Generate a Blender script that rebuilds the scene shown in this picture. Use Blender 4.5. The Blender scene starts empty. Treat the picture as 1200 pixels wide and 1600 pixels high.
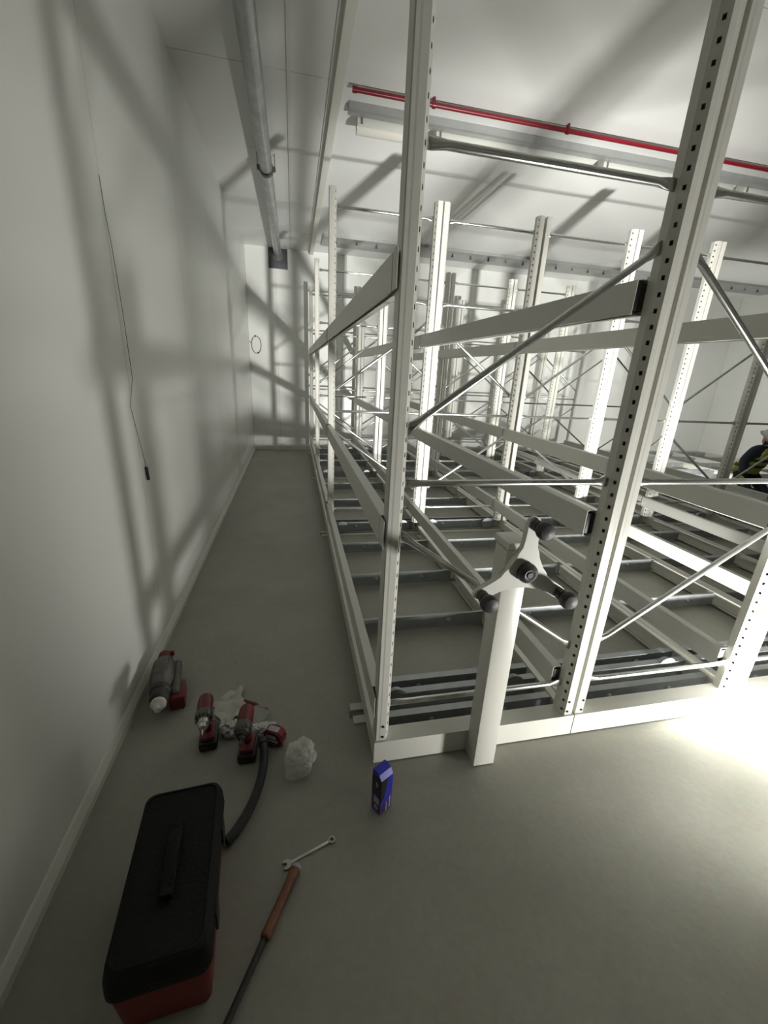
import bpy, bmesh, math, random
from mathutils import Vector, Matrix
random.seed(7)
S = bpy.context.scene
COL = S.collection

# ------------------------------------------------------------------ camera
cam_d = bpy.data.cameras.new('camera')
cam_d.sensor_fit = 'VERTICAL'; cam_d.sensor_height = 32.0
cam_d.lens = 643.69 * 32.0 / 1600.0
cam_d.clip_start = 0.02; cam_d.clip_end = 60
cam = bpy.data.objects.new('camera', cam_d); COL.objects.link(cam)
rx = Vector((0.97774424, -0.20412787, 0.0484562))
ry = Vector((-0.02075704, -0.3239499, -0.9458465))
rz = Vector((0.20877102, 0.92379017, -0.32097724))
cam.matrix_world = Matrix(((rx.x, -ry.x, -rz.x, 0), (rx.y, -ry.y, -rz.y, 0), (rx.z, -ry.z, -rz.z, 1.6), (0, 0, 0, 1)))
S.camera = cam

# ------------------------------------------------------------------ world, lights, exposure
W = bpy.data.worlds.new('world'); S.world = W; W.use_nodes = True
W.node_tree.nodes['Background'].inputs[0].default_value = (0.62, 0.66, 0.56, 1)
W.node_tree.nodes['Background'].inputs[1].default_value = 0.0
def spot(name, loc, aim, power, size, blend, rad, col=(1, 0.995, 0.955)):
    l = bpy.data.lights.new(name, 'SPOT'); l.energy = power; l.spot_size = math.radians(size); l.spot_blend = blend
    l.shadow_soft_size = rad; l.color = col
    o = bpy.data.objects.new(name, l); COL.objects.link(o); o.location = loc
    o.rotation_euler = (Vector(aim) - Vector(loc)).to_track_quat('-Z', 'Y').to_euler(); return o
LAMP = (2.25, 0.10, 0.12)
spot('work_lamp_beam', LAMP, (2.8, 8.6, 2.9), 3500, 73, 1.0, 0.12)
spot('work_lamp_spill', LAMP, (1.8, 8.6, 3.0), 285, 137, 0.5, 0.11)
spot('added_back_wall_fill', (6.7, 5.35, 0.5), (8.2, 8.62, 1.7), 340, 150, 1.0, 0.12)  # added unseen fill that brightens the back and right walls
V = S.view_settings
S.display_settings.display_device = 'sRGB'
V.view_transform = 'Standard'; V.look = 'None'; V.gamma = 1.0; V.use_curve_mapping = False
V.exposure = -0.35

# ------------------------------------------------------------------ materials
def mat(name, col, rough=0.5, metal=0.0, noise=0.0, nscale=8.0, bump=0.0, bscale=60.0, trans=0.0, alpha=1.0, spec=0.5, coat=0.0, rvar=0.0):
    m = bpy.data.materials.new(name); m.use_nodes = True
    N = m.node_tree.nodes; L = m.node_tree.links; b = N['Principled BSDF']
    b.inputs['Base Color'].default_value = (*col, 1); b.inputs['Roughness'].default_value = rough
    b.inputs['Metallic'].default_value = metal; b.inputs['Transmission Weight'].default_value = trans
    b.inputs['Alpha'].default_value = alpha; b.inputs['Specular IOR Level'].default_value = spec
    b.inputs['Coat Weight'].default_value = coat
    tc = N.new('ShaderNodeTexCoord')
    if noise or rvar:
        n = N.new('ShaderNodeTexNoise'); n.inputs['Scale'].default_value = nscale; n.inputs['Detail'].default_value = 6
        L.new(tc.outputs['Object'], n.inputs['Vector'])
        if noise:
            r = N.new('ShaderNodeValToRGB'); r.color_ramp.elements[0].position = 0.3; r.color_ramp.elements[1].position = 0.7
            r.color_ramp.elements[0].color = (*[c * (1 - noise) for c in col], 1)
            r.color_ramp.elements[1].color = (*[min(1, c * (1 + noise)) for c in col], 1)
            L.new(n.outputs['Fac'], r.inputs['Fac']); L.new(r.outputs['Color'], b.inputs['Base Color'])
        if rvar:
            mr = N.new('ShaderNodeMapRange'); mr.inputs['To Min'].default_value = rough - rvar; mr.inputs['To Max'].default_value = rough + rvar
            L.new(n.outputs['Fac'], mr.inputs['Value']); L.new(mr.outputs['Result'], b.inputs['Roughness'])
    if bump:
        n2 = N.new('ShaderNodeTexNoise'); n2.inputs['Scale'].default_value = bscale; n2.inputs['Detail'].default_value = 4
        L.new(tc.outputs['Object'], n2.inputs['Vector'])
        bp = N.new('ShaderNodeBump'); bp.inputs['Strength'].default_value = bump; bp.inputs['Distance'].default_value = 0.01
        L.new(n2.outputs['Fac'], bp.inputs['Height']); L.new(bp.outputs['Normal'], b.inputs['Normal'])
    return m
M = {}
M['wall'] = mat('wall_panel_white', (0.76, 0.765, 0.73), 0.30, noise=0.02, nscale=1.3)
M['ceil'] = mat('ceiling_panel_white', (0.74, 0.745, 0.725), 0.45, noise=0.02, nscale=1.1)
M['dark'] = mat('joint_dark', (0.16, 0.16, 0.14), 0.8)
M['joint'] = mat('joint_grey', (0.40, 0.40, 0.36), 0.7)
M['trim'] = mat('trim_white', (0.66, 0.66, 0.60), 0.4)
M['rack'] = mat('powder_coat_cream', (0.63, 0.62, 0.56), 0.32, noise=0.015, nscale=30)
M['beam'] = mat('powder_coat_beam', (0.60, 0.60, 0.55), 0.38, noise=0.015, nscale=30)
M['galv'] = mat('galvanised_sheet', (0.36, 0.38, 0.385), 0.46, metal=0.6, noise=0.10, nscale=14, rvar=0.05)
M['zinc'] = mat('bright_zinc_tube', (0.66, 0.67, 0.64), 0.20, metal=0.95, noise=0.06, nscale=20)
M['black'] = mat('black_plastic', (0.012, 0.012, 0.013), 0.45)
M['soft_black'] = mat('dark_grey_rubber', (0.03, 0.028, 0.028), 0.55)
M['lid'] = mat('toolbox_lid_black', (0.006, 0.006, 0.0065), 0.65, bump=0.3, bscale=90, spec=0.25)
M['redp'] = mat('dark_red_plastic', (0.13, 0.010, 0.013), 0.42)
M['redbox'] = mat('toolbox_red', (0.16, 0.012, 0.008), 0.5)
M['redpipe'] = mat('red_pipe_paint', (0.20, 0.006, 0.016), 0.35)
M['grey'] = mat('grey_casting', (0.12, 0.115, 0.10), 0.45, metal=0.3, noise=0.15, nscale=40)
M['steel'] = mat('tool_steel', (0.55, 0.54, 0.50), 0.28, metal=0.95)
M['white'] = mat('white_plastic', (0.72, 0.70, 0.64), 0.4)
M['tube'] = mat('galvanised_duct', (0.42, 0.44, 0.44), 0.36, metal=0.7, noise=0.2, nscale=9, rvar=0.08)
M['tray'] = mat('pale_sheet_tray', (0.36, 0.37, 0.36), 0.4, metal=0.35, noise=0.05, nscale=12)
M['batten'] = mat('batten_white', (0.62, 0.62, 0.57), 0.35)
M['wood'] = mat('brown_grip', (0.20, 0.075, 0.035), 0.5, noise=0.25, nscale=40)
M['blue'] = mat('carton_blue', (0.03, 0.03, 0.42), 0.35)
M['purple'] = mat('carton_purple', (0.07, 0.035, 0.13), 0.4)
M['label'] = mat('carton_pale_label', (0.48, 0.42, 0.50), 0.5)
M['plateg'] = mat('dark_wall_plate', (0.055, 0.055, 0.07), 0.5)
M['hivis'] = mat('hi_vis_yellow', (0.50, 0.52, 0.09), 0.7, bump=0.4, bscale=30)
M['vestdark'] = mat('vest_band_dark', (0.05, 0.045, 0.03), 0.7)
M['navy'] = mat('navy_cloth', (0.010, 0.014, 0.024), 0.8, bump=0.4, bscale=30)
M['helmet'] = mat('grey_white_helmet', (0.50, 0.50, 0.50), 0.3)
M['skin'] = mat('skin', (0.42, 0.24, 0.16), 0.55)
M['bag'] = mat('clear_plastic_film', (0.66, 0.67, 0.60), 0.18, trans=0.2, alpha=0.42, bump=0.8, bscale=14)
M['sheet'] = mat('milky_plastic_film', (0.52, 0.53, 0.45), 0.4, alpha=0.9, bump=0.7, bscale=18)
M['foil'] = mat('crumpled_foil_pack', (0.55, 0.56, 0.52), 0.3, metal=0.35, bump=1.0, bscale=60)

def floor_mat():
    m = bpy.data.materials.new('concrete_floor'); m.use_nodes = True
    N = m.node_tree.nodes; L = m.node_tree.links; b = N['Principled BSDF']
    tc = N.new('ShaderNodeTexCoord')
    n1 = N.new('ShaderNodeTexNoise'); n1.inputs['Scale'].default_value = 1.6; n1.inputs['Detail'].default_value = 8; n1.inputs['Roughness'].default_value = 0.6
    n2 = N.new('ShaderNodeTexNoise'); n2.inputs['Scale'].default_value = 45; n2.inputs['Detail'].default_value = 5
    n3 = N.new('ShaderNodeTexVoronoi'); n3.inputs['Scale'].default_value = 4.5
    for n in (n1, n2, n3): L.new(tc.outputs['Object'], n.inputs['Vector'])
    r = N.new('ShaderNodeValToRGB'); e = r.color_ramp.elements
    e[0].position = 0.3; e[0].color = (0.32, 0.317, 0.268, 1); e[1].position = 0.7; e[1].color = (0.40, 0.395, 0.337, 1)
    L.new(n1.outputs['Fac'], r.inputs['Fac'])
    mx = N.new('ShaderNodeMixRGB'); mx.blend_type = 'MULTIPLY'; mx.inputs[0].default_value = 0.25
    L.new(r.outputs['Color'], mx.inputs[1]); L.new(n2.outputs['Color'], mx.inputs[2])
    # a few dark specks and scuffs
    r3 = N.new('ShaderNodeValToRGB'); r3.color_ramp.elements[0].position = 0.012; r3.color_ramp.elements[0].color = (0.35, 0.33, 0.3, 1)
    r3.color_ramp.elements[1].position = 0.03; r3.color_ramp.elements[1].color = (1, 1, 1, 1)
    L.new(n3.outputs['Distance'], r3.inputs['Fac'])
    mx2 = N.new('ShaderNodeMixRGB'); mx2.blend_type = 'MULTIPLY'; mx2.inputs[0].default_value = 0.7
    L.new(mx.outputs['Color'], mx2.inputs[1]); L.new(r3.outputs['Color'], mx2.inputs[2])
    L.new(mx2.outputs['Color'], b.inputs['Base Color']); b.inputs['Roughness'].default_value = 0.48
    bp = N.new('ShaderNodeBump'); bp.inputs['Strength'].default_value = 0.12; bp.inputs['Distance'].default_value = 0.006
    L.new(n2.outputs['Fac'], bp.inputs['Height']); L.new(bp.outputs['Normal'], b.inputs['Normal'])
    return m
M['floor'] = floor_mat()

# ------------------------------------------------------------------ mesh helpers
class MB:
    def __init__(s): s.bm = bmesh.new(); s.slots = []
    def mi(s, m):
        if m not in s.slots: s.slots.append(m)
        return s.slots.index(m)
    def face(s, vs, m=0, smooth=False):
        try:
            f = s.bm.faces.new(vs); f.material_index = m; f.smooth = smooth
        except ValueError: pass
    def box(s, x0, x1, y0, y1, z0, z1, m=0, bev=0.0, T=None):
        vs = [Vector((x, y, z)) for x in (x0, x1) for y in (y0, y1) for z in (z0, z1)]
        if T is not None: vs = [T @ v for v in vs]
        v = [s.bm.verts.new(p) for p in vs]
        fs = []
        for q in ((0, 1, 3, 2), (4, 6, 7, 5), (0, 4, 5, 1), (2, 3, 7, 6), (0, 2, 6, 4), (1, 5, 7, 3)):
            f = s.bm.faces.new([v[i] for i in q]); f.material_index = m; fs.append(f)
        if bev:
            es = set(e for f in fs for e in f.edges)
            r = bmesh.ops.bevel(s.bm, geom=list(es), offset=bev, segments=2, affect='EDGES', profile=0.5)
            for f in r['faces']: f.material_index = m
    def rings(s, rings, m=0, cap=True, closed=False, smooth=True):
        R = [[s.bm.verts.new(p) for p in r] for r in rings]
        n = len(R[0])
        for a, b in zip(R, R[1:]):
            for i in range(n): s.face([a[i], a[(i + 1) % n], b[(i + 1) % n], b[i]], m, smooth)
        if cap:
            s.face(R[0][::-1], m); s.face(R[-1], m)
    def tube(s, pts, r, n=12, m=0, cap=True):
        pts = [Vector(p) for p in pts]; rr = r if isinstance(r, (list, tuple)) else [r] * len(pts)
        rings = []; up = None
        for i, p in enumerate(pts):
            t = (pts[min(i + 1, len(pts) - 1)] - pts[max(i - 1, 0)]).normalized()
            if up is None: up = Vector((0, 0, 1)) if abs(t.z) < 0.9 else Vector((0, 1, 0))
            u = t.cross(up).normalized(); w = u.cross(t).normalized(); up = w
            rings.append([p + (u * math.cos(a) + w * math.sin(a)) * rr[i] for a in [2 * math.pi * k / n for k in range(n)]])
        s.rings(rings, m, cap)
    def lathe(s, prof, T, n=20, m=0):
        # prof: (r, h) list, axis = local z of T
        s.rings([[T @ Vector((r * math.cos(2 * math.pi * k / n), r * math.sin(2 * math.pi * k / n), h)) for k in range(n)] for r, h in prof], m, True)
    def brace(s, a, b, r=0.0125, m=0):
        # round tube with flattened ends lying in an xz plane
        a = Vector(a); b = Vector(b); t = (b - a).normalized(); L_ = (b - a).length
        w = Vector((0, 1, 0)); u = t.cross(w).normalized(); rings = []
        for d, ru, rw in ((0, .019, .0035), (.035, .018, .0035), (.075, r, r), (L_ - .075, r, r), (L_ - .035, .018, .0035), (L_, .019, .0035)):
            rings.append([a + t * d + u * math.cos(q) * ru + w * math.sin(q) * rw for q in [2 * math.pi * k / 12 for k in range(12)]])
        s.rings(rings, m)
    def prism(s, pts, y0, y1, m=0, T=None):
        # pts in xz, extruded along y
        f = (lambda v: T @ v) if T is not None else (lambda v: v)
        A = [s.bm.verts.new(f(Vector((x, y0, z)))) for x, z in pts]; B = [s.bm.verts.new(f(Vector((x, y1, z)))) for x, z in pts]
        n = len(pts); s.face(A, m); s.face(B[::-1], m)
        for i in range(n): s.face([A[i], B[i], B[(i + 1) % n], A[(i + 1) % n]], m)
    def sheet(s, pts, ext0, ext1, axis, m=0):
        # open polyline (2d) swept along an axis: 'y' -> pts are (x,z); 'x' -> pts are (y,z)
        def P(p, e): return Vector((p[0], e, p[1])) if axis == 'y' else Vector((e, p[0], p[1]))
        A = [s.bm.verts.new(P(p, ext0)) for p in pts]; B = [s.bm.verts.new(P(p, ext1)) for p in pts]
        for i in range(len(pts) - 1): s.face([A[i], A[i + 1], B[i + 1], B[i]], m)
    def mesh(s, name, mats, sharp=0.6, recalc=True):
        if recalc: bmesh.ops.recalc_face_normals(s.bm, faces=s.bm.faces)
        me = bpy.data.meshes.new(name); s.bm.to_mesh(me); s.bm.free()
        for m in (mats if isinstance(mats, (list, tuple)) else [mats]): me.materials.append(M[m])
        if sharp:
            me.shade_smooth(); me.set_sharp_from_angle(angle=sharp)
        return me
def link(name, me, parent=None, loc=(0, 0, 0), rot=None, kind=None):
    o = bpy.data.objects.new(name, me); COL.objects.link(o)
    if parent is not None: o.parent = parent
    o.location = loc
    if rot: o.rotation_euler = rot
    if kind: o['kind'] = kind
    return o
def obj(name, mb, mats, parent=None, loc=(0, 0, 0), rot=None, kind=None, label=None, solid=0, sharp=0.6, recalc=True):
    o = link(name, mb.mesh(name, mats, sharp, recalc), parent, loc, rot, kind)
    if label: o['label'] = label
    if solid: sm = o.modifiers.new('thickness', 'SOLIDIFY'); sm.thickness = solid; sm.offset = 0
    return o
def tag(o, label, cat, group=None):
    o['label'] = label; o['category'] = cat
    if group: o['group'] = group
    return o
def empty(name, loc, label, cat, group=None, rot=None):
    o = bpy.data.objects.new(name, None); o.empty_display_size = 0.1; COL.objects.link(o); o.location = loc
    if rot: o.rotation_euler = rot
    return tag(o, label, cat, group)

# ------------------------------------------------------------------ room shell
WX, BX, FY, BY, ZC = -0.79, 10.1, -6.0, 8.62, 3.587
b = MB(); b.box(WX - .2, BX + .2, FY - .2, BY + .2, -0.1, 0.0); obj('floor', b, 'floor', kind='structure', sharp=0)
def panel_wall(name, u_edges, mk, back, gap=0.004):
    b = MB()
    for a, c in zip(u_edges, u_edges[1:]): mk(b, a + gap / 2, c - gap / 2, 0)
    back(b); return obj(name, b, ['wall', 'joint'], kind='structure', sharp=0)
panel_wall('wall_left', [FY - .2, -3.7, -1.3, 2.33, 3.70, 4.93, 6.15, 7.40, BY], lambda b, a, c, m: b.box(WX - .04, WX, a, c, 0, ZC + .02, m),
           lambda b: b.box(WX - .12, WX - .006, FY - .2, BY + .1, 0, ZC + .02, 1))
panel_wall('wall_back', [WX, -.27, 1.0, 2.2, 3.4, 4.6, 5.8, 7.0, 8.2, 9.4, BX], lambda b, a, c, m: b.box(a, c, BY, BY + .04, 0, ZC + .02, m),
           lambda b: b.box(WX - .1, BX + .1, BY + .006, BY + .12, 0, ZC + .02, 1))
panel_wall('wall_right', [FY, -4, -2, -.8, .4, 1.6, 2.8, 4, 5.2, 6.4, 7.6, BY], lambda b, a, c, m: b.box(BX, BX + .04, a, c, 0, ZC + .02, m),
           lambda b: b.box(BX + .006, BX + .12, FY - .1, BY + .1, 0, ZC + .02, 1))
b = MB(); b.box(WX - .1, BX + .1, FY - .12, FY, 0, ZC + .02); obj('wall_front', b, 'wall', kind='structure', sharp=0)
b = MB()
xe = [WX - .04, .015, .40, BX + .04]; ye = [FY - .1, -3.7, -1.2, .1, 1.3, 2.55, 3.85, 5.05, 6.33, 7.6, BY + .04]
for i in range(3):
    for y0, y1 in zip(ye, ye[1:]): b.box(xe[i] + .002, xe[i + 1] - .002, y0 + .003, y1 - .003, ZC, ZC + .04, 0)
b.box(WX - .1, BX + .1, FY - .1, BY + .1, ZC + .008, ZC + .12, 1)
obj('ceiling', b, ['ceil', 'joint'], kind='structure', sharp=0)
# skirting with a sloping top along the left and back walls
b = MB(); A = [(WX, 0), (WX + .022, 0), (WX + .022, .03), (WX + .006, .055), (WX, .06)]; b.prism(A, FY, BY); obj('baseboard_left', b, 'trim', kind='structure', sharp=0)
b = MB(); b.box(WX, BX, BY - .03, BY, 0, .09, bev=.006); obj('baseboard_back', b, 'trim', kind='structure', sharp=0)
b = MB(); b.box(BX - .03, BX, FY, BY, 0, .09, bev=.006); obj('baseboard_right', b, 'trim', kind='structure', sharp=0)
# ceiling strip that runs down the room above the walkway edge, and panel joint strip
b = MB(); b.box(.33, .40, FY, BY, ZC - .055, ZC, bev=.004); b.box(.30, .33, FY, BY, ZC - .012, ZC); obj('trim_1', b, 'trim', kind='structure', sharp=0)
b = MB(); b.box(.0, .022, FY, BY, ZC - .010, ZC); obj('trim_2', b, 'trim', kind='structure', sharp=0)

# ------------------------------------------------------------------ racking
X0, PW, ZB, HP = 0.302, 0.962, 0.115, 2.973
ROWS = [1.34, 3.94, 6.28, 8.28]
NC = 6
def upright_mesh(mirror):
    """perforated open-section upright: plain front face, slanted slotted face towards the inside"""
    b = MB(); s = -1 if mirror else 1
    prof = [(0, .062), (0, .004), (.003, .001), (.014, .001), (.020, 0), (.041, 0), (.059, .028), (.059, .062), (0, .062)]
    H = HP - ZB
    segs = list(zip(prof, prof[1:]))
    def V_(p, z): return b.bm.verts.new((s * p[0], p[1], z))
    for i, (p, q) in enumerate(segs):
        if i != 5:
            b.face([V_(p, 0), V_(q, 0), V_(q, H), V_(p, H)]); continue
        # slotted face: a slot every 50 mm
        pitch = .05; n = int(H / pitch); lerp = lambda t: (p[0] + (q[0] - p[0]) * t, p[1] + (q[1] - p[1]) * t)
        us = [0, .34, .66, 1]
        for k in range(n + 1):
            z0 = k * pitch; z1 = min(H, z0 + pitch)
            if z1 - z0 < .03: 
                b.face([V_(p, z0), V_(q, z0), V_(q, z1), V_(p, z1)]); continue
            zs = [z0, z0 + .018, z0 + .033, z1]
            G = [[V_(lerp(u), z) for u in us] for z in zs]
            for a in range(3):
                for c in range(3):
                    if a == 1 and c == 1: continue
                    b.face([G[a][c], G[a][c + 1], G[a + 1][c + 1], G[a + 1][c]])
    bmesh.ops.remove_doubles(b.bm, verts=b.bm.verts, dist=1e-5)
    for z in (.02, .075):       # dark bolt heads at the foot
        T = Matrix.Translation((s * .030, -.001, z)) @ Matrix.Rotation(math.pi / 2, 4, 'X')
        b.lathe([(.0, 0), (.0045, 0), (.0045, .003), (0, .003)], T, 8, 1)
    return b.mesh('upright', ['rack', 'black'], sharp=0, recalc=False)
UP = [upright_mesh(False), upright_mesh(True)]
def beam_mesh(L_, plate=False):
    b = MB()
    if plate:
        for e0, e1 in ((-.062, 0), (L_, L_ + .062)): b.sheet([(.0015, .004), (.0015, .108)], e0, e1, 'y')
    b.sheet([(.003, .002), (0, .004), (0, .108), (.003, .11), (.040, .11), (.040, .0), (.016, .0)], .0, L_, 'y')
    return b.mesh('beam', 'beam', sharp=0)
def cap_mesh():
    b = MB(); b.box(.002, .038, 0, .026, .012, .1, bev=.002); return b.mesh('end_cap', 'black')
CAP = cap_mesh()
BM = {}
def brace_mesh(w, dz):
    key = (round(w, 4), dz)
    if key not in BM:
        b = MB(); b.brace((0, 0, 0), (w, 0, dz)); BM[key] = b.mesh('brace', 'zinc', sharp=0)
    return BM[key]
def cross_mesh(w, fl=.014):
    b = MB()
    b.sheet([(fl, .110), (0, .11), (0, .016), (.03, .016)], 0, w, 'x')
    for fx in (.3, .72):
        T = Matrix.Translation((w * fx, -.001, .066)) @ Matrix.Rotation(math.pi / 2, 4, 'X')
        b.lathe([(0, 0), (.016, 0), (.016, .003), (.009, .004), (.009, .010), (0, .010)], T, 10, 0)
    return b.mesh('cross_member', 'galv', sharp=0)
def rail_mesh(L_, flip):
    b = MB(); s = -1 if flip else 1
    b.sheet([(s * .034, .026), (s * .034, .016), (0, .016), (0, .115), (s * .034, .115), (s * .034, .104)], 0, L_, 'y')
    return b.mesh('side_rail', 'rack', sharp=0)
WI = PW - .006
CR = cross_mesh(WI - .076); CRW = cross_mesh(WI - .076, .036)
TIEW = WI - 2 * .059 + .010
wheel_m = None
b = MB(); b.lathe([(0, -.02), (.045, -.02), (.05, -.015), (.05, .006), (.06, .008), (.06, .016), (.02, .018), (0, .018)], Matrix.Rotation(math.pi / 2, 4, 'X'), 20)
wheel_m = b.mesh('track_wheel', 'galv')
def solid(o, t=.0022, off=0): 
    m = o.modifiers.new('thickness', 'SOLIDIFY'); m.thickness = t; m.offset = off
LEVELS = [.235, 1.0, 1.83]
lab = ['cream mobile racking carriage along the walkway, with the three-armed black-knobbed handwheel on its end',
       'cream mobile racking carriage directly right of the one with the handwheel',
       'third cream mobile racking carriage from the walkway, lit brightest along its front plinth',
       'fourth cream mobile racking carriage from the walkway',
       'fifth cream mobile racking carriage from the walkway',
       'rightmost upright-bearing cream mobile racking carriage, beside the person in the hard hat']
def rack(k):
    xs = X0 + k * PW
    R_ = empty('mobile_racking_carriage', (xs, 1.30, 0), lab[k], 'mobile racking', 'mobile racking carriages packed side by side')
    def P(name, me, x, y, z, s=None, off=0):
        o = link(name, me, R_, (x, y - 1.30, z))
        if s: solid(o, s, off)
        return o
    # plinth front plate with a flange, and end plate
    b = MB(); b.sheet([(.075, .100), (.078, .115), (0, .115), (0, .006), (.012, .004)], .0015, WI + .003, 'x')
    pf = obj('plinth_front', b, 'rack', R_, (0, 0, 0), sharp=0); solid(pf, .0025)
    # rails
    P('side_rail', rail_mesh(8.36 - 1.306, False), .004, 1.306, 0, .003)
    for a, c in ((1.38, 2.79), (2.85, 3.80), (4.0, 5.2), (5.26, 6.1), (6.4, 8.36)):
        P('side_rail', rail_mesh(c - a, True), WI, a, 0, .003)
    # cross members
    for y in (1.43, 1.565, 1.65, 2.21, 2.82, 3.44, 3.98, 4.06, 4.80, 5.56, 6.30, 6.38, 7.04, 7.62, 8.20, 8.29):
        P('cross_member', CRW if y < 1.7 else CR, .038, y, 0, .0025)
    for y in (1.58, 3.95, 6.24, 8.24):
        for x in (.16, WI - .16): P('track_wheel', wheel_m, x, y, .078)
    ev = (k % 2 == 0)
    for r, y in enumerate(ROWS):
        P('upright', UP[0], .006 if k else .008, y - .03, ZB, .0022)
        gap = .012 if k == 1 else .0
        P('upright', UP[1], WI - .002 - gap, y - .03, ZB, .0022)
        yb = y + .012
        for z in (.27, 1.235, 2.205, 2.85): P('brace', brace_mesh(TIEW, 0), .054, yb, z)
        for z0, z1, up in ((.47, 1.05, not ev), (1.41, 2.04, ev)):
            if up: P('brace', brace_mesh(TIEW, z1 - z0), .054, yb, z0)
            else: P('brace', brace_mesh(TIEW, -(z1 - z0)), .054, yb, z1)
    # beams on the walkway side of each upright line
    for z in (LEVELS if k < 2 else LEVELS[:1]):
        if k == 0:
            for r in range(3):
                y0 = ROWS[r] + .034; y1 = ROWS[r + 1] - .032
                bb = P('beam', beam_mesh(y1 - y0, True), -.004, y0, z, .0025)
        for r in range(3):
            y0 = ROWS[r] + .03; y1 = ROWS[r + 1] + .02
            bb = P('beam', beam_mesh(y1 - y0), WI - .063 - .042, y0, z, .0025)
            for yy in (-.002, y1 - y0 - .026):
                c = link('end_cap', CAP, bb, (0, yy, 0)); c['label'] = 'black plastic beam end cap'
    return R_
racks = [rack(k) for k in range(NC)]

# handwheel drive on the first carriage
R0 = racks[0]
b = MB(); b.box(.425, .520, -.088, -.001, .004, 1.02, bev=.003)
b.box(.432, .513, -.084, .03, 1.02, 1.05, bev=.006)
obj('drive_column', b, 'rack', R0, sharp=.4)
HWC = Vector((.768 - X0, 1.155 - 1.30, .975))
def star():
    pts = []; rt, rw, rc = .195, .023, .043
    for i in range(3):
        a = math.radians(88 + 120 * i)
        d = Vector((math.cos(a), math.sin(a))); n = Vector((-d.y, d.x))
        # right flank, round tip, left flank
        for t in (0.0, .15, .3, .5, .75, .92):
            w = rw + (rc - rw) * (1 - t) ** 4.2 * 1.0; r = .050 + (rt - .020 - .050) * t
            pts.append(d * r - n * w)
        for q in range(1, 8):
            an = -math.pi / 2 + math.pi * q / 8
            pts.append(d * (rt - .020 + math.cos(an) * rw) + n * math.sin(an) * rw)
        for t in (.92, .75, .5, .3, .15, 0.0):
            w = rw + (rc - rw) * (1 - t) ** 4.2; r = .050 + (rt - .020 - .050) * t
            pts.append(d * r + n * w)
    return pts
b = MB(); sp = star()
b.prism([(p.x, p.y) for p in sp], -.012, .012)
es = [e for e in b.bm.edges if abs(e.verts[0].co.y - e.verts[1].co.y) < 1e-4]
bmesh.ops.bevel(b.bm, geom=es, offset=.004, segments=2, affect='EDGES')
hw = obj('handwheel', b, 'rack', R0, HWC, sharp=.5)
b = MB(); TX = Matrix.Rotation(math.pi / 2, 4, 'X')
b.lathe([(0, -.07), (.022, -.07), (.022, -.012), (0, -.012)], TX, 16); obj('axle', b, 'steel', hw)
b = MB(); b.lathe([(0, .010), (.034, .010), (.036, .020), (.034, .034), (.020, .042), (.012, .040), (.010, .044), (0, .044)], TX, 24)
obj('hub_cap', b, 'soft_black', hw, label='dark round hub cap')
for i in range(3):
    a = math.radians(88 + 120 * i); T = Matrix.Translation((math.cos(a) * .172, 0, math.sin(a) * .172)) @ TX
    b = MB(); b.lathe([(0, .010), (.020, .010), (.0205, .040), (.017, .043), (.017, .047), (.026, .052), (.030, .062), (.030, .074), (.025, .086), (.012, .091), (0, .092)], T, 24)
    obj('knob', b, 'soft_black', hw, label='black grip knob at the end of a wheel arm')

# bare carriage frames to the far right
for k, (bx, by) in enumerate(((7.02, 6.0), (7.98, 6.0), (8.94, 6.0))):
    R_ = empty('carriage_base_frame', (bx, by, 0), ['low bare carriage frame without uprights, on the floor behind the person',
               'low bare carriage frame in the middle of the three behind the person', 'low bare carriage frame next to the right-hand wall'][k], 'racking base', 'bare carriage frames without uprights')
    L_ = 2.3
    link('side_rail', rail_mesh(L_, False), R_, (.004, 0, 0)).modifiers.new('t', 'SOLIDIFY').thickness = .003
    link('side_rail', rail_mesh(L_, True), R_, (WI, 0, 0)).modifiers.new('t', 'SOLIDIFY').thickness = .003
    for y in (.02, .32, .42, 1.0, 1.6, 2.2):
        link('cross_member', CR, R_, (.038, y, 0)).modifiers.new('t', 'SOLIDIFY').thickness = .003

# floor rails under the carriages
for i, (y, nm) in enumerate(((1.58, 'nearest'), (3.95, 'second'), (6.24, 'third'), (8.24, 'farthest'))):
    b = MB(); x1 = 9.9
    b.box(.245, x1, y + .018, y + .062, .0, .010); b.box(.250, x1, y - .062, y - .018, .0, .010); b.box(.235, x1, y - .018, y + .018, .0, .003, 1)
    tag(obj('floor_rail', b, ['rack', 'dark'], sharp=0), ['pale twin-strip floor rail poking out at the near corner of the racking', 'floor rail crossing under the second row of uprights',
        'floor rail crossing under the third row of uprights', 'floor rail crossing under the row of uprights by the back wall'][i], 'rail', 'floor rails under the racking')

# ------------------------------------------------------------------ ceiling services
def circle_tube(name, x, z, r, y0, y1, m, parent):
    b = MB(); b.tube([(x, y0, z), (x, y1, z)], r, 28); return obj(name, b, m, parent, sharp=.6)
D = empty('ceiling_duct', (-.22, BY - .02, 3.46), 'thick grey round duct running under the ceiling beside the left wall', 'duct')
dx, dz = 0, 0
circle_tube('duct_pipe', 0, 0, .062, -BY - 3.0, 0, 'tube', D)
b = MB(); b.lathe([(.063, -.03), (.071, -.03), (.071, .03), (.063, .03)], Matrix.Translation((0, 5.15 - BY, 0)) @ Matrix.Rotation(math.pi / 2, 4, 'X'), 28)
for s in (-1, 1):
    b.box(s * .071 - .018 * (s < 0), s * .071 + .018 * (s > 0), 5.13 - BY, 5.17 - BY, -.018, .018)
    b.tube([(s * .085, 5.15 - BY - .03, 0), (s * .085, 5.15 - BY + .03, 0)], .008, 8)
    b.tube([(s * .083, 5.15 - BY, .0), (s * .083, 5.15 - BY, .127)], .004, 6)
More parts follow.
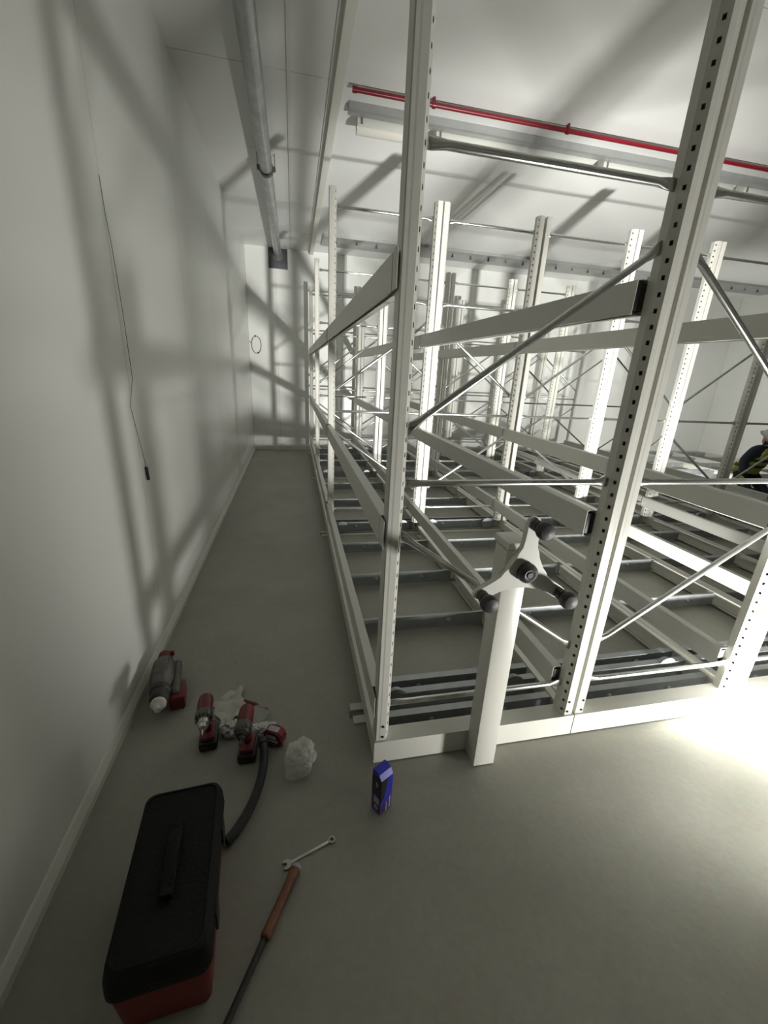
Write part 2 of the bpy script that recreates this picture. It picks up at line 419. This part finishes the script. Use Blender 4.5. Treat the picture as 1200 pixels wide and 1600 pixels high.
obj('pipe_clamp', b, 'grey', D, label='ring clamp with bolts on both sides')
b = MB(); b.box(-.165, .165, 0, .018, -.2, .118, bev=.002)
for sx in (-.12, .12): b.tube([(sx, -.02, .07), (sx, .01, .07)], .012, 8)
obj('wall_plate', b, 'plateg', D, label='dark square plate where the duct meets the back wall')
b = MB(); b.lathe([(.064, .01), (.092, .01), (.092, .03), (.064, .03)], Matrix.Rotation(math.pi / 2, 4, 'X'), 24); obj('flange', b, 'grey', D)

RP = empty('sprinkler_pipe', (.47, 3.82, ZC - .045), 'thin red pipe running across under the ceiling', 'pipe')
b = MB(); b.tube([(0, 0, 0), (9.5, 0.0, 0)], .0165, 14); b.tube([(-.004, 0, 0), (.03, 0, 0)], .021, 14); obj('pipe', b, 'redpipe', RP)
for x in (.62, 1.77, 2.95, 4.1, 5.25, 6.4, 7.55):
    b = MB(); b.lathe([(.018, -.012), (.024, -.012), (.024, .012), (.018, .012)], Matrix.Translation((x, 0, 0)) @ Matrix.Rotation(math.pi / 2, 4, 'Y'), 14)
    b.box(x - .008, x + .008, -.012, .012, .02, .045); b.box(x - .008, x + .008, .010, .045, .018, .03)
    obj('pipe_bracket', b, 'redpipe', RP)

b = MB(); b.box(0, 9.55, -.045, .045, -.055, 0, bev=.004)
tag(obj('cable_tray', b, 'tray', loc=(.47, 4.09, ZC)), 'pale metal trunking under the ceiling that carries the light battens', 'trunking')
for i, (a, c) in enumerate(((.55, 1.02), (1.22, 2.72), (2.85, 4.35), (4.48, 5.98), (6.1, 7.6))):
    Bt = empty('light_batten', (a, 4.195, ZC - .062), ['short unlit light batten at the walkway end of the trunking', 'unlit light batten hanging above the first gap between the two nearest tall uprights',
               'unlit light batten behind the second tall upright', 'unlit light batten at the right edge of the picture', 'unlit light batten farthest to the right on the trunking'][i], 'light', 'unlit light battens along the trunking')
    b = MB(); b.box(0, c - a, -.05, .05, -.045, .060, bev=.008)
    b.box(.03, .045, -.058, -.046, -.03, .02, 1); obj('housing', b, ['batten', 'dark'], Bt)
    b = MB()
    b.prism([(-.045, -.045), (-.04, -.065), (-.02, -.078), (.02, -.078), (.04, -.065), (.045, -.045)], 0, c - a, T=Matrix(((0, 1, 0, 0), (1, 0, 0, 0), (0, 0, 1, 0), (0, 0, 0, 1))))
    obj('diffuser', b, 'white', Bt)

TR = empty('perforated_ceiling_tray', (.50, 7.45, ZC), 'long flat tray across the ceiling in front of the back wall, with small hanging fittings', 'trunking')
b = MB(); b.box(0, 9.4, 0, .62, -.028, 0, bev=.003); b.box(0, 9.4, -.01, 0, -.045, 0); obj('tray', b, 'tray', TR)
for k in range(27):
    x = .22 + k * .33
    b = MB(); b.lathe([(0, -.03), (.011, -.03), (.014, -.055), (.02, -.06), (.02, -.075), (0, -.078)], Matrix.Translation((x, .22, 0)), 10)
    obj('fitting', b, 'steel' if k % 4 == 1 else 'grey', TR)

# cables on walls
b = MB(); b.tube([(-.783, 2.31, 2.33), (-.783, 2.318, 2.2), (-.783, 2.34, 2.086), (-.783, 2.362, 1.83), (-.783, 2.367, 1.514), (-.783, 2.286, 1.381), (-.783, 2.333, 1.234), (-.783, 2.388, 1.054)], .0014, 6)
cb = tag(obj('hanging_cable', b, 'dark', sharp=0), 'thin wire dangling down the left wall with a small black end', 'cable')
b = MB(); b.tube([(-.783, 2.386, 1.056), (-.781, 2.39, .985)], .008, 8); obj('connector', b, 'black', cb, label='small black connector at the wire end')
b = MB(); pts = [(-.66 + .085 * math.cos(a), BY - .012, 1.97 + .15 * math.sin(a)) for a in [math.radians(100 - 6 * k) for k in range(58)]]
b.tube(pts, .006, 6)
b.tube([(-.78, BY - .012, 2.02), (-.74, BY - .012, 1.99)], .005, 6)
cl = tag(obj('cable_loop', b, 'grey', sharp=0), 'small loop of cable with black tips hanging on the back wall', 'cable')
for p in (pts[0], pts[28]):
    b = MB(); b.tube([(p[0] - .012, p[1], p[2]), (p[0] + .012, p[1], p[2])], .013, 8); obj('tip', b, 'black', cl)

# ------------------------------------------------------------------ tools on the floor
def drill(loc, rz, label, L_=.17, impact=False):
    """pistol drill standing on its battery, chuck along local -y"""
    D_ = empty('cordless_drill', loc, label, 'drill', 'red cordless drills on the floor', (0, 0, rz))
    z = .20
    TY = Matrix.Translation((0, -.0, z)) @ Matrix.Rotation(math.pi / 2, 4, 'X') @ Matrix.Diagonal((1, 1, .80, 1))
    b = MB(); b.lathe([(0, -.075), (.020, -.073), (.029, -.062), (.032, -.03), (.032, .03), (.030, .045)], TY, 20); obj('motor_housing', b, 'redp', D_)
    b = MB(); b.lathe([(.030, .045), (.034, .047), (.034, .075), (.028, .09), (.022, .10)], TY, 20)
    for q in range(10):
        a = q * math.pi / 5
        b.box(-.004, .004, -.075, -.05, .031, .036, T=Matrix.Translation((0, 0, z)) @ Matrix.Rotation(a, 4, 'Y'))
    obj('gear_collar', b, 'grey', D_)
    if impact:
        b = MB(); b.lathe([(.020, .10), (.020, .115), (.012, .118), (.012, .135), (.006, .137), (.005, .165), (0, .168)], TY, 14)
    else:
        b = MB(); b.lathe([(.022, .10), (.023, .125), (.019, .132), (.016, .150), (.008, .158), (.004, .16), (.003, .19), (0, .192)], TY, 16)
    obj('chuck', b, 'soft_black' if impact else 'steel', D_)
    b = MB(); prof = []
    for h, cy, rx_, ry_ in ((.18, -.005, .016, .03), (.13, .005, .015, .024), (.09, .013, .0155, .024), (.062, .018, .018, .03)):
        prof.append([Vector((rx_ * math.cos(t), cy + ry_ * math.sin(t), h)) for t in [2 * math.pi * q / 14 for q in range(14)]])
    b.rings(prof); hd = obj('handle', b, 'redp', D_)
    b = MB(); b.box(-.006, .006, -.036, -.02, .12, .15, bev=.003); obj('trigger', b, 'black', hd)
    b = MB(); b.box(-.038, .038, -.05, .068, .0, .045, bev=.010); b.box(-.030, .030, -.040, .060, .045, .068, 1, bev=.006)
    b.box(-.02, .02, -.052, -.049, .012, .03, 2)
    obj('battery', b, ['black', 'redp', 'soft_black'], D_)
    return D_
drill((-.400, 1.525, 0), math.radians(6), 'red and black cordless drill with a silver chuck, standing on its battery')
drill((-.225, 1.435, 0), math.radians(-3), 'red impact driver with a grey nose, standing beside the tape measure', impact=True)

# rotary hammer lying by the wall
H_ = empty('rotary_hammer', (-.672, 1.86, 0), 'large grey rotary hammer with red rear cap and pale chuck lying against the left wall', 'drill', rot=(0, 0, math.radians(10)))
TY = Matrix.Translation((0, 0, .095)) @ Matrix.Rotation(math.pi / 2, 4, 'X') @ Matrix.Scale(1.0, 4)
b = MB(); b.lathe([(0, -.205), (.022, -.203), (.034, -.19), (.037, -.16), (.034, -.14)], TY, 20); b.box(.02, .045, .165, .185, .1, .125, bev=.004); obj('rear_cap', b, 'redp', H_)
b = MB(); b.lathe([(.032, -.14), (.040, -.135), (.052, -.11), (.056, -.05), (.055, .01), (.048, .05), (.040, .07)], TY, 20)
b.box(-.03, .03, -.02, .10, .11, .155, bev=.012); obj('body', b, 'grey', H_)
b = MB(); b.lathe([(.040, .07), (.046, .075), (.046, .10), (.040, .105), (.042, .12), (.042, .15), (.034, .16)], TY, 20); obj('collar', b, 'soft_black', H_)
b = MB(); b.lathe([(.030, .16), (.034, .17), (.034, .18), (.022, .19), (.014, .215), (.008, .217), (0, .218)], TY, 16); obj('chuck', b, 'white', H_, label='pale round chuck')
b = MB(); b.box(.048, .082, -.10, .13, .045, .10, bev=.012); b.box(.03, .06, -.09, -.05, .05, .09, bev=.01); b.box(.03, .06, .08, .12, .05, .09, bev=.01); obj('handle', b, 'grey', H_)
b = MB(); b.box(.035, .105, -.135, .0, 0, .075, bev=.012); obj('battery', b, 'redp', H_)

def toolbox():
    T = empty('toolbox', (-.365, .885, 0), 'large closed toolbox with black lid and red body at the lower left', 'toolbox', rot=(0, 0, math.radians(4.5)))
    x, y = .118, .232
    def rr(w, l, r, n=5):
        out = []
        for cx_, cy_, a0 in ((w - r, l - r, 0), (-w + r, l - r, 90), (-w + r, -l + r, 180), (w - r, -l + r, 270)):
            for q in range(n): a = math.radians(a0 + 90 * q / (n - 1)); out.append((cx_ + r * math.cos(a), cy_ + r * math.sin(a)))
        return out
    def rg(w, l, r, z): return [Vector((px, py, z)) for px, py in rr(w, l, r)]
    b = MB(); b.rings([rg(x * .86, y * .90, .02, 0), rg(x * .88, y * .92, .02, .01), rg(x * .97, y * .98, .025, .17)], smooth=False)
    body = obj('body', b, 'redbox', T, sharp=.5)
    b = MB(); b.rings([rg(x * 1.0, y, .03, .17), rg(x * 1.02, y * 1.01, .03, .178), rg(x, y, .03, .225), rg(x * .95, y * .97, .03, .252), rg(x * .88, y * .93, .03, .258), rg(x * .86, y * .92, .03, .254)], smooth=False)
    lid = obj('lid', b, 'lid', T, sharp=.5)
    b = MB(); b.box(-.018, .018, -.085, .085, .262, .276, bev=.006)
    for s in (-1, 1): b.box(-.016, .016, s * .085 - .012, s * .085 + .012, .250, .276, bev=.005)
    obj('carry_handle', b, 'lid', lid)
    for s in (-.11, .11):
        b = MB(); b.box(x * .99, x * 1.06, s - .022, s + .022, .135, .205, bev=.003); obj('latch', b, 'black', T)
    return T
toolbox()

# black hose arching from the red case to behind the toolbox
def bez(P, n=22):
    out = []
    for i in range(n + 1):
        t = i / n; q = [Vector(p) for p in P]
        while len(q) > 1: q = [q[j].lerp(q[j + 1], t) for j in range(len(q) - 1)]
        out.append(q[0])
    return out
b = MB(); pts = bez([(-.160, 1.425, .06), (-.145, 1.36, .075), (-.135, 1.25, .04), (-.20, 1.13, .02), (-.262, 1.07, .019)]); b.tube(pts, .0175, 14)
hs = tag(obj('hose', b, 'black', sharp=.5), 'thick black bent hose between the red case and the toolbox', 'hose')
b = MB(); b.tube([pts[0] + Vector((0, .02, -.004)), pts[1]], .021, 14); obj('cuff', b, 'soft_black', hs)

# small red case / tape measure
T_ = empty('tape_measure', (-.112, 1.475, 0), 'small red and black case with a white label, between the hose and the clear bag', 'tape measure', rot=(0, 0, math.radians(-28)))
b = MB(); o = [(.045 * math.copysign(abs(math.cos(t)) ** .6, math.cos(t)), .042 * math.copysign(abs(math.sin(t)) ** .6, math.sin(t)) + .042) for t in [2 * math.pi * q / 28 for q in range(28)]]
b.prism(o, -.024, .024); bmesh.ops.bevel(b.bm, geom=[e for e in b.bm.edges if abs(e.verts[0].co.y - e.verts[1].co.y) < 1e-4], offset=.006, segments=3, affect='EDGES'); obj('case', b, 'redp', T_)
b = MB(); b.box(-.052, .01, -.03, .03, 0, .022, bev=.006); obj('rubber_bumper', b, 'black', T_)
b = MB(); b.box(-.024, .024, -.0262, -.0244, .030, .042); b.box(-.030, .016, -.0262, -.0244, .048, .064); obj('label', b, 'label', T_, label='pale label on the case')
b = MB(); b.box(-.026, .022, -.018, .010, .0835, .0855); obj('label', b, 'label', T_, label='pale label on top')

# screwdriver behind impact driver
b = MB(); p0, p1 = Vector((-.275, 1.735, .014)), Vector((-.155, 1.665, .014)); d = p1 - p0
b.tube([p0, p0 + d * .03, p0 + d * .55, p0 + d * .62], [.008, .012, .012, .008], 12)
sd = empty('screwdriver', p0, 'thin dark red screwdriver lying behind the impact driver', 'screwdriver'); 
hd = obj('handle', b, 'redp', sd, -p0)
b = MB(); b.tube([p0 + d * .6, p1 - d * .06, p1], [.006, .006, .005], 10); obj('shaft', b, 'wood', sd, -p0)

def crumple(name, loc, r, m, label, cat, seed, sub=5, amp=.35, flat=None):
    bm = bmesh.new(); bmesh.ops.create_icosphere(bm, subdivisions=sub, radius=1)
    rnd = random.Random(seed); K = [(Vector((rnd.uniform(-1, 1), rnd.uniform(-1, 1), rnd.uniform(-1, 1))).normalized(), rnd.uniform(.3, 1), rnd.uniform(1.5, 5), rnd.uniform(0, 6)) for _ in range(9)] + [(Vector((rnd.uniform(-1, 1), rnd.uniform(-1, 1), rnd.uniform(-1, 1))).normalized(), rnd.uniform(.15, .4), rnd.uniform(7, 14), rnd.uniform(0, 6)) for _ in range(10)]
    for v in bm.verts:
        n = v.co.normalized(); s = 1
        for d_, w_, f_, ph in K: s += amp * .22 * w_ * (abs(math.sin(n.dot(d_) * f_ + ph)) - .5)
        v.co = Vector((n.x * r[0], n.y * r[1], n.z * r[2])) * s
        v.co.z = max(v.co.z, -r[2] * .6) + r[2] * .6 + .001
    me = bpy.data.meshes.new(name); bm.to_mesh(me); bm.free(); me.materials.append(M[m])
    o = link(name, me, None, loc); tag(o, label, cat); return o
o = crumple('plastic_bag', (-.008, 1.352, 0), (.052, .075, .045), 'bag', 'crumpled clear plastic bag on the floor right of the red tools', 'bag', 3, amp=.7); o.rotation_euler = (0, 0, -.35)
crumple('foil_packet', (-.30, 1.565, 0), (.040, .035, .028), 'foil', 'shiny crumpled packet between the two upright drills', 'packet', 5, amp=.8)
crumple('foil_packet', (-.175, 1.545, 0), (.055, .026, .022), 'foil', 'crumpled silver packet just behind the tape measure case', 'packet', 8, amp=.8)
crumple('foil_packet', (-.20, 1.64, 0), (.042, .040, .020), 'bag', 'clear crumpled packet under the screwdriver', 'packet', 9, amp=.8)
# milky sheet: a folded irregular polygon
b = MB(); nx, ny = 18, 14
def quad(u, v):
    A_, B_, C_, D2 = Vector((-.425, 1.74, 0)), Vector((-.300, 1.845, 0)), Vector((-.255, 1.66, 0)), Vector((-.355, 1.58, 0))
    p = (A_.lerp(B_, u)).lerp(D2.lerp(C_, u), v)
    p.z = .004 + .016 * abs(math.sin(u * 4 + v * 2.1)) * (1 - .4 * v) + .007 * abs(math.sin(v * 7 - u * 3))
    p.x += .008 * math.sin(v * 11); p.y += .008 * math.sin(u * 13); return p
G = [[b.bm.verts.new(quad(i / nx, j / ny)) for i in range(nx + 1)] for j in range(ny + 1)]
for j in range(ny):
    for i in range(nx): b.face([G[j][i], G[j][i + 1], G[j + 1][i + 1], G[j + 1][i]])
tag(obj('plastic_sheet', b, 'sheet', solid=.002, sharp=0), 'creased milky plastic sheet lying behind the two upright drills', 'plastic sheet')

# combination spanner
b = MB(); L_ = .165
sp_ = empty('spanner', (-.056, .971, 0), 'silver combination spanner lying alone on the floor', 'spanner', rot=(0, 0, math.atan2(.052, .161)))
b.box(.012, L_ - .012, -.005, .005, .001, .006, bev=.002)
ring = [(.0125 * math.cos(t), .0125 * math.sin(t)) for t in [2 * math.pi * q / 24 for q in range(24)]]
b.rings([[Vector((L_ + x_, y_, z_)) for x_, y_ in [(p[0] * k_, p[1] * k_) for p in ring]] for k_, z_ in ((.55, .0005), (1, .0005), (1, .009), (.55, .009), (.55, .0005))], cap=False)
jaw = []
for q in range(0, 21):
    a = math.radians(205 + 310 / 20 * q - 0); jaw.append((.016 * math.cos(a - math.radians(180 - 0)) , .016 * math.sin(a - math.radians(180))))
jaw = [(.016 * math.cos(math.radians(-145 + 290 / 20 * q)), .016 * math.sin(math.radians(-145 + 290 / 20 * q))) for q in range(21)] + [(-.004, .0065), (.001, .004), (.001, -.004), (-.004, -.0065)]
A_ = [b.bm.verts.new((p[0], p[1], .0005)) for p in jaw]; B_ = [b.bm.verts.new((p[0], p[1], .007)) for p in jaw]
b.face(A_); b.face(B_[::-1])
for i in range(len(jaw)): b.face([A_[i], B_[i], B_[(i + 1) % len(jaw)], A_[(i + 1) % len(jaw)]])
obj('spanner_body', b, 'steel', sp_, sharp=.5)

# hammer with brown grip, head beyond the bottom of the frame
HM = empty('hammer', (-.02, .955, .018), 'long hammer with brown grip and dark shaft, lying at the bottom edge', 'hammer')
e0 = Vector((-.02, .955, 0)); gd = Vector((-.094, -.173, 0)).normalized(); sd_ = Vector((-.094, -.15, 0)).normalized()
b = MB(); b.tube([gd * t for t in (0, .004, .02, .05, .12, .18, .195, .20)], [.010, .0165, .0175, .0155, .0145, .0155, .0165, .014], 16); obj('grip', b, 'wood', HM, sharp=.5)
b = MB(); b.tube([gd * .002, gd * .014], .0180, 16); obj('ferrule', b, 'label', HM, label='pale worn ring at the end of the grip')
b = MB(); b.tube([gd * .195, gd * .30, gd * .42], [.010, .009, .009], 12); obj('shaft', b, 'soft_black', HM, sharp=.5)
b = MB(); hh = gd * .43; nn = Vector((-gd.y, gd.x, 0)); b.tube([hh - nn * .07, hh - nn * .05, hh - nn * .045, hh + nn * .02, hh + nn * .09], [.018, .018, .013, .014, .004], 14); obj('head', b, 'steel', HM)

# blue / black carton standing at the corner of the racking
C_ = empty('cardboard_box', (.300, 1.115, 0), 'small blue and black standing carton with white patches at the racking corner', 'box', rot=(0, 0, math.radians(30)))
C_.scale = (1.12, 1.12, 1.08)
b = MB(); side = [(-.028, 0), (.028, 0), (.028, .10), (.024, .150), (.012, .176), (-.008, .186), (-.028, .186)]
Tq = Matrix(((0, 1, 0, 0), (-1, 0, 0, 0), (0, 0, 1, 0), (0, 0, 0, 1)))
w = .026
b.box(-w, w, -.022, .022, 0, .045, 1); b.box(-w, w, -.022, .022, .045, .115, 0)
b.prism([(-.022, .115), (.022, .115), (.022, .182), (.006, .186), (-.010, .178), (-.022, .160)], -w, w, 0, T=Matrix(((0, 1, 0, 0), (1, 0, 0, 0), (0, 0, 1, 0), (0, 0, 0, 1))))
obj('carton', b, ['blue', 'purple'], C_, sharp=.5)
b = MB(); b.box(-w - .0012, -w, -.0222, .0222, .075, .162); b.prism([(-w, .16), (.004, .16), (-.012, .075), (-w, .06)], -.0234, -.022); obj('black_panel', b, 'black', C_, label='black printed panel')
b = MB(); b.box(-w - .0016, -w - .0004, -.016, .010, .042, .072)
b.prism([(-.020, .135), (-.012, .140), (-.008, .133), (-.012, .125), (-.015, .115), (-.019, .125)], 0, .0012, T=Matrix(((0, 1, 0, -w - .002), (1, 0, 0, .012), (0, 0, 1, 0), (0, 0, 0, 1))))
b.box(w - .012, w - .007, -.0232, -.022, .008, .062); b.box(.0, .004, -.0232, -.022, .004, .045)
b.box(w, w + .0012, -.018, .0222, .09, .165); obj('label', b, 'label', C_, label='pale printed patches')
b = MB(); b.lathe([(0, 0), (.010, 0), (.010, .0012), (0, .0012)], Matrix.Translation((-w, -.002, .022)) @ Matrix.Rotation(-math.pi / 2, 4, 'Y'), 18); obj('round_seal', b, 'label', C_)

# ------------------------------------------------------------------ person kneeling among the racking on the right
PX, PY = 6.86, 4.85
def skin_body(name, verts, edges, radii, mats, parent, sub=2):
    me = bpy.data.meshes.new(name); me.from_pydata(verts, edges, []); me.materials.append(M[mats])
    o = link(name, me, parent)
    sk = o.modifiers.new('skin', 'SKIN'); sk.use_smooth_shade = True
    for i, r in enumerate(radii):
        d = me.skin_vertices[0].data[i]; rr_ = r if isinstance(r, tuple) else (r, r); d.radius = rr_; d.use_root = (i == 0)
    ss = o.modifiers.new('sub', 'SUBSURF'); ss.levels = sub; ss.render_levels = sub
    return o
PR = empty('person', (PX, PY, 0), 'person in pale hard hat and yellow hi-vis vest kneeling among the racking', 'person')
vb = [(0, .18, .42), (0, .10, .56), (0, .00, .68), (0, -.05, .76), (-.05, -.10, .84), (-.11, -.13, .93), (-.13, -.14, .985),
      (-.19, -.04, .76), (-.36, -.06, .62), (-.50, -.20, .47), (-.55, -.24, .43),
      (.19, -.04, .76), (.30, -.14, .56), (.22, -.34, .38), (.20, -.38, .34),
      (-.11, .16, .40), (-.17, -.14, .12), (-.17, .28, .08), (-.17, .40, .06),
      (.11, .16, .40), (.17, -.14, .12), (.17, .28, .08), (.17, .40, .06)]
eb = [(0, 1), (1, 2), (2, 3), (3, 4), (4, 5), (5, 6), (3, 7), (7, 8), (8, 9), (9, 10), (3, 11), (11, 12), (12, 13), (13, 14), (0, 15), (15, 16), (16, 17), (17, 18), (0, 19), (19, 20), (20, 21), (21, 22)]
rb = [(.15, .12), (.14, .11), (.15, .12), (.12, .10), (.055, .055), (.085, .095), (.07, .08), .085, .070, .052, .030, .085, .070, .052, .030, .095, .075, .055, .04, .095, .075, .055, .04]
body = skin_body('body', vb, eb, rb, 'navy', PR)
body['label'] = 'dark navy work clothes'
# head with face
b = MB(); bm = b.bm; bmesh.ops.create_uvsphere(bm, u_segments=24, v_segments=16, radius=1)
for v in bm.verts:
    n = v.co.copy(); v.co = Vector((n.x * .078, n.y * .098, n.z * .118))
    if n.z < -.3: v.co.x *= .82; v.co.y *= .9
    if n.y < -.75 and abs(n.x) < .22 and -.28 < n.z < .12: v.co.y -= .022
    if n.y < -.7 and .16 < abs(n.x) < .5 and .05 < n.z < .25: v.co.y += .010
for f in bm.faces: f.smooth = True
for s in (-1, 1):
    b.lathe([(0, -.006), (.018, -.006), (.026, 0), (.018, .006), (0, .006)], Matrix.Translation((s * .080, .005, -.01)) @ Matrix.Rotation(math.pi / 2, 4, 'Y'), 12)
obj('head', b, 'skin', body, (-.12, -.15, .955), rot=(math.radians(28), 0, math.radians(15)))
b = MB()
b.lathe([(0, .115), (.03, .112), (.07, .095), (.10, .060), (.116, .020), (.120, 0), (.146, -.006), (.148, -.012), (.118, -.010), (.10, .0), (0, .0)][::-1], Matrix.Identity(4), 28)
b.box(-.012, .012, -.10, .10, .085, .122, bev=.006)
obj('hard_hat', b, 'helmet', PR, (-.14, -.155, 1.00), rot=(math.radians(28), math.radians(-6), math.radians(15)))
# vest: open shell over the torso
b = MB(); R2 = []
for z, cy, rx2, ry2 in ((.40, .16, .185, .165), (.52, .11, .185, .16), (.64, .03, .195, .165), (.74, -.03, .205, .15), (.80, -.06, .17, .12), (.84, -.085, .10, .085)):
    R2.append([Vector((rx2 * math.cos(t) * (1 + .03 * math.sin(5 * t)), cy + ry2 * math.sin(t), z)) for t in [2 * math.pi * q / 24 for q in range(24)]])
b.rings(R2, cap=False); obj('hi_vis_vest', b, 'hivis', PR, solid=.006)
for z, cy in ((.50, .12), (.60, .055)):
    b = MB(); b.rings([[Vector((.196 * math.cos(t), cy - (zz - z) * .6 + .174 * math.sin(t), zz)) for t in [2 * math.pi * q / 24 for q in range(24)]] for zz in (z, z + .045)], cap=False)
    obj('vest_band', b, 'vestdark', PR, solid=.004)
# hands with five fingers in yellow gloves
def hand(pos, d, side):
    pos = Vector(pos); d = Vector(d).normalized(); up = Vector((0, 0, 1)); s = d.cross(up).normalized(); n = s.cross(d)
    V_ = [pos, pos + d * .05, pos + d * .085]; E_ = [(0, 1), (1, 2)]; Rr = [.026, .034, .028]
    for i, (o_, l_) in enumerate(((-.028, .062), (-.010, .075), (.009, .070), (.026, .055))):
        a = pos + d * .088 + s * o_; k = len(V_)
        V_ += [a, a + d * l_ * .5 - n * .008, a + d * l_ * .85 - n * .032]; E_ += [(2, k), (k, k + 1), (k + 1, k + 2)]; Rr += [.010, .009, .008]
    k = len(V_); t0 = pos + d * .03 + s * side * .03
    V_ += [t0, t0 + d * .03 + s * side * .03 - n * .01, t0 + d * .06 + s * side * .035 - n * .025]; E_ += [(1, k), (k, k + 1), (k + 1, k + 2)]; Rr += [.013, .011, .009]
    return skin_body('glove', V_, E_, Rr, 'hivis', PR, 1)
hand((-.55, -.24, .43), (-.4, -.5, -.5), 1); hand((.20, -.38, .34), (-.1, -.6, -.7), -1)
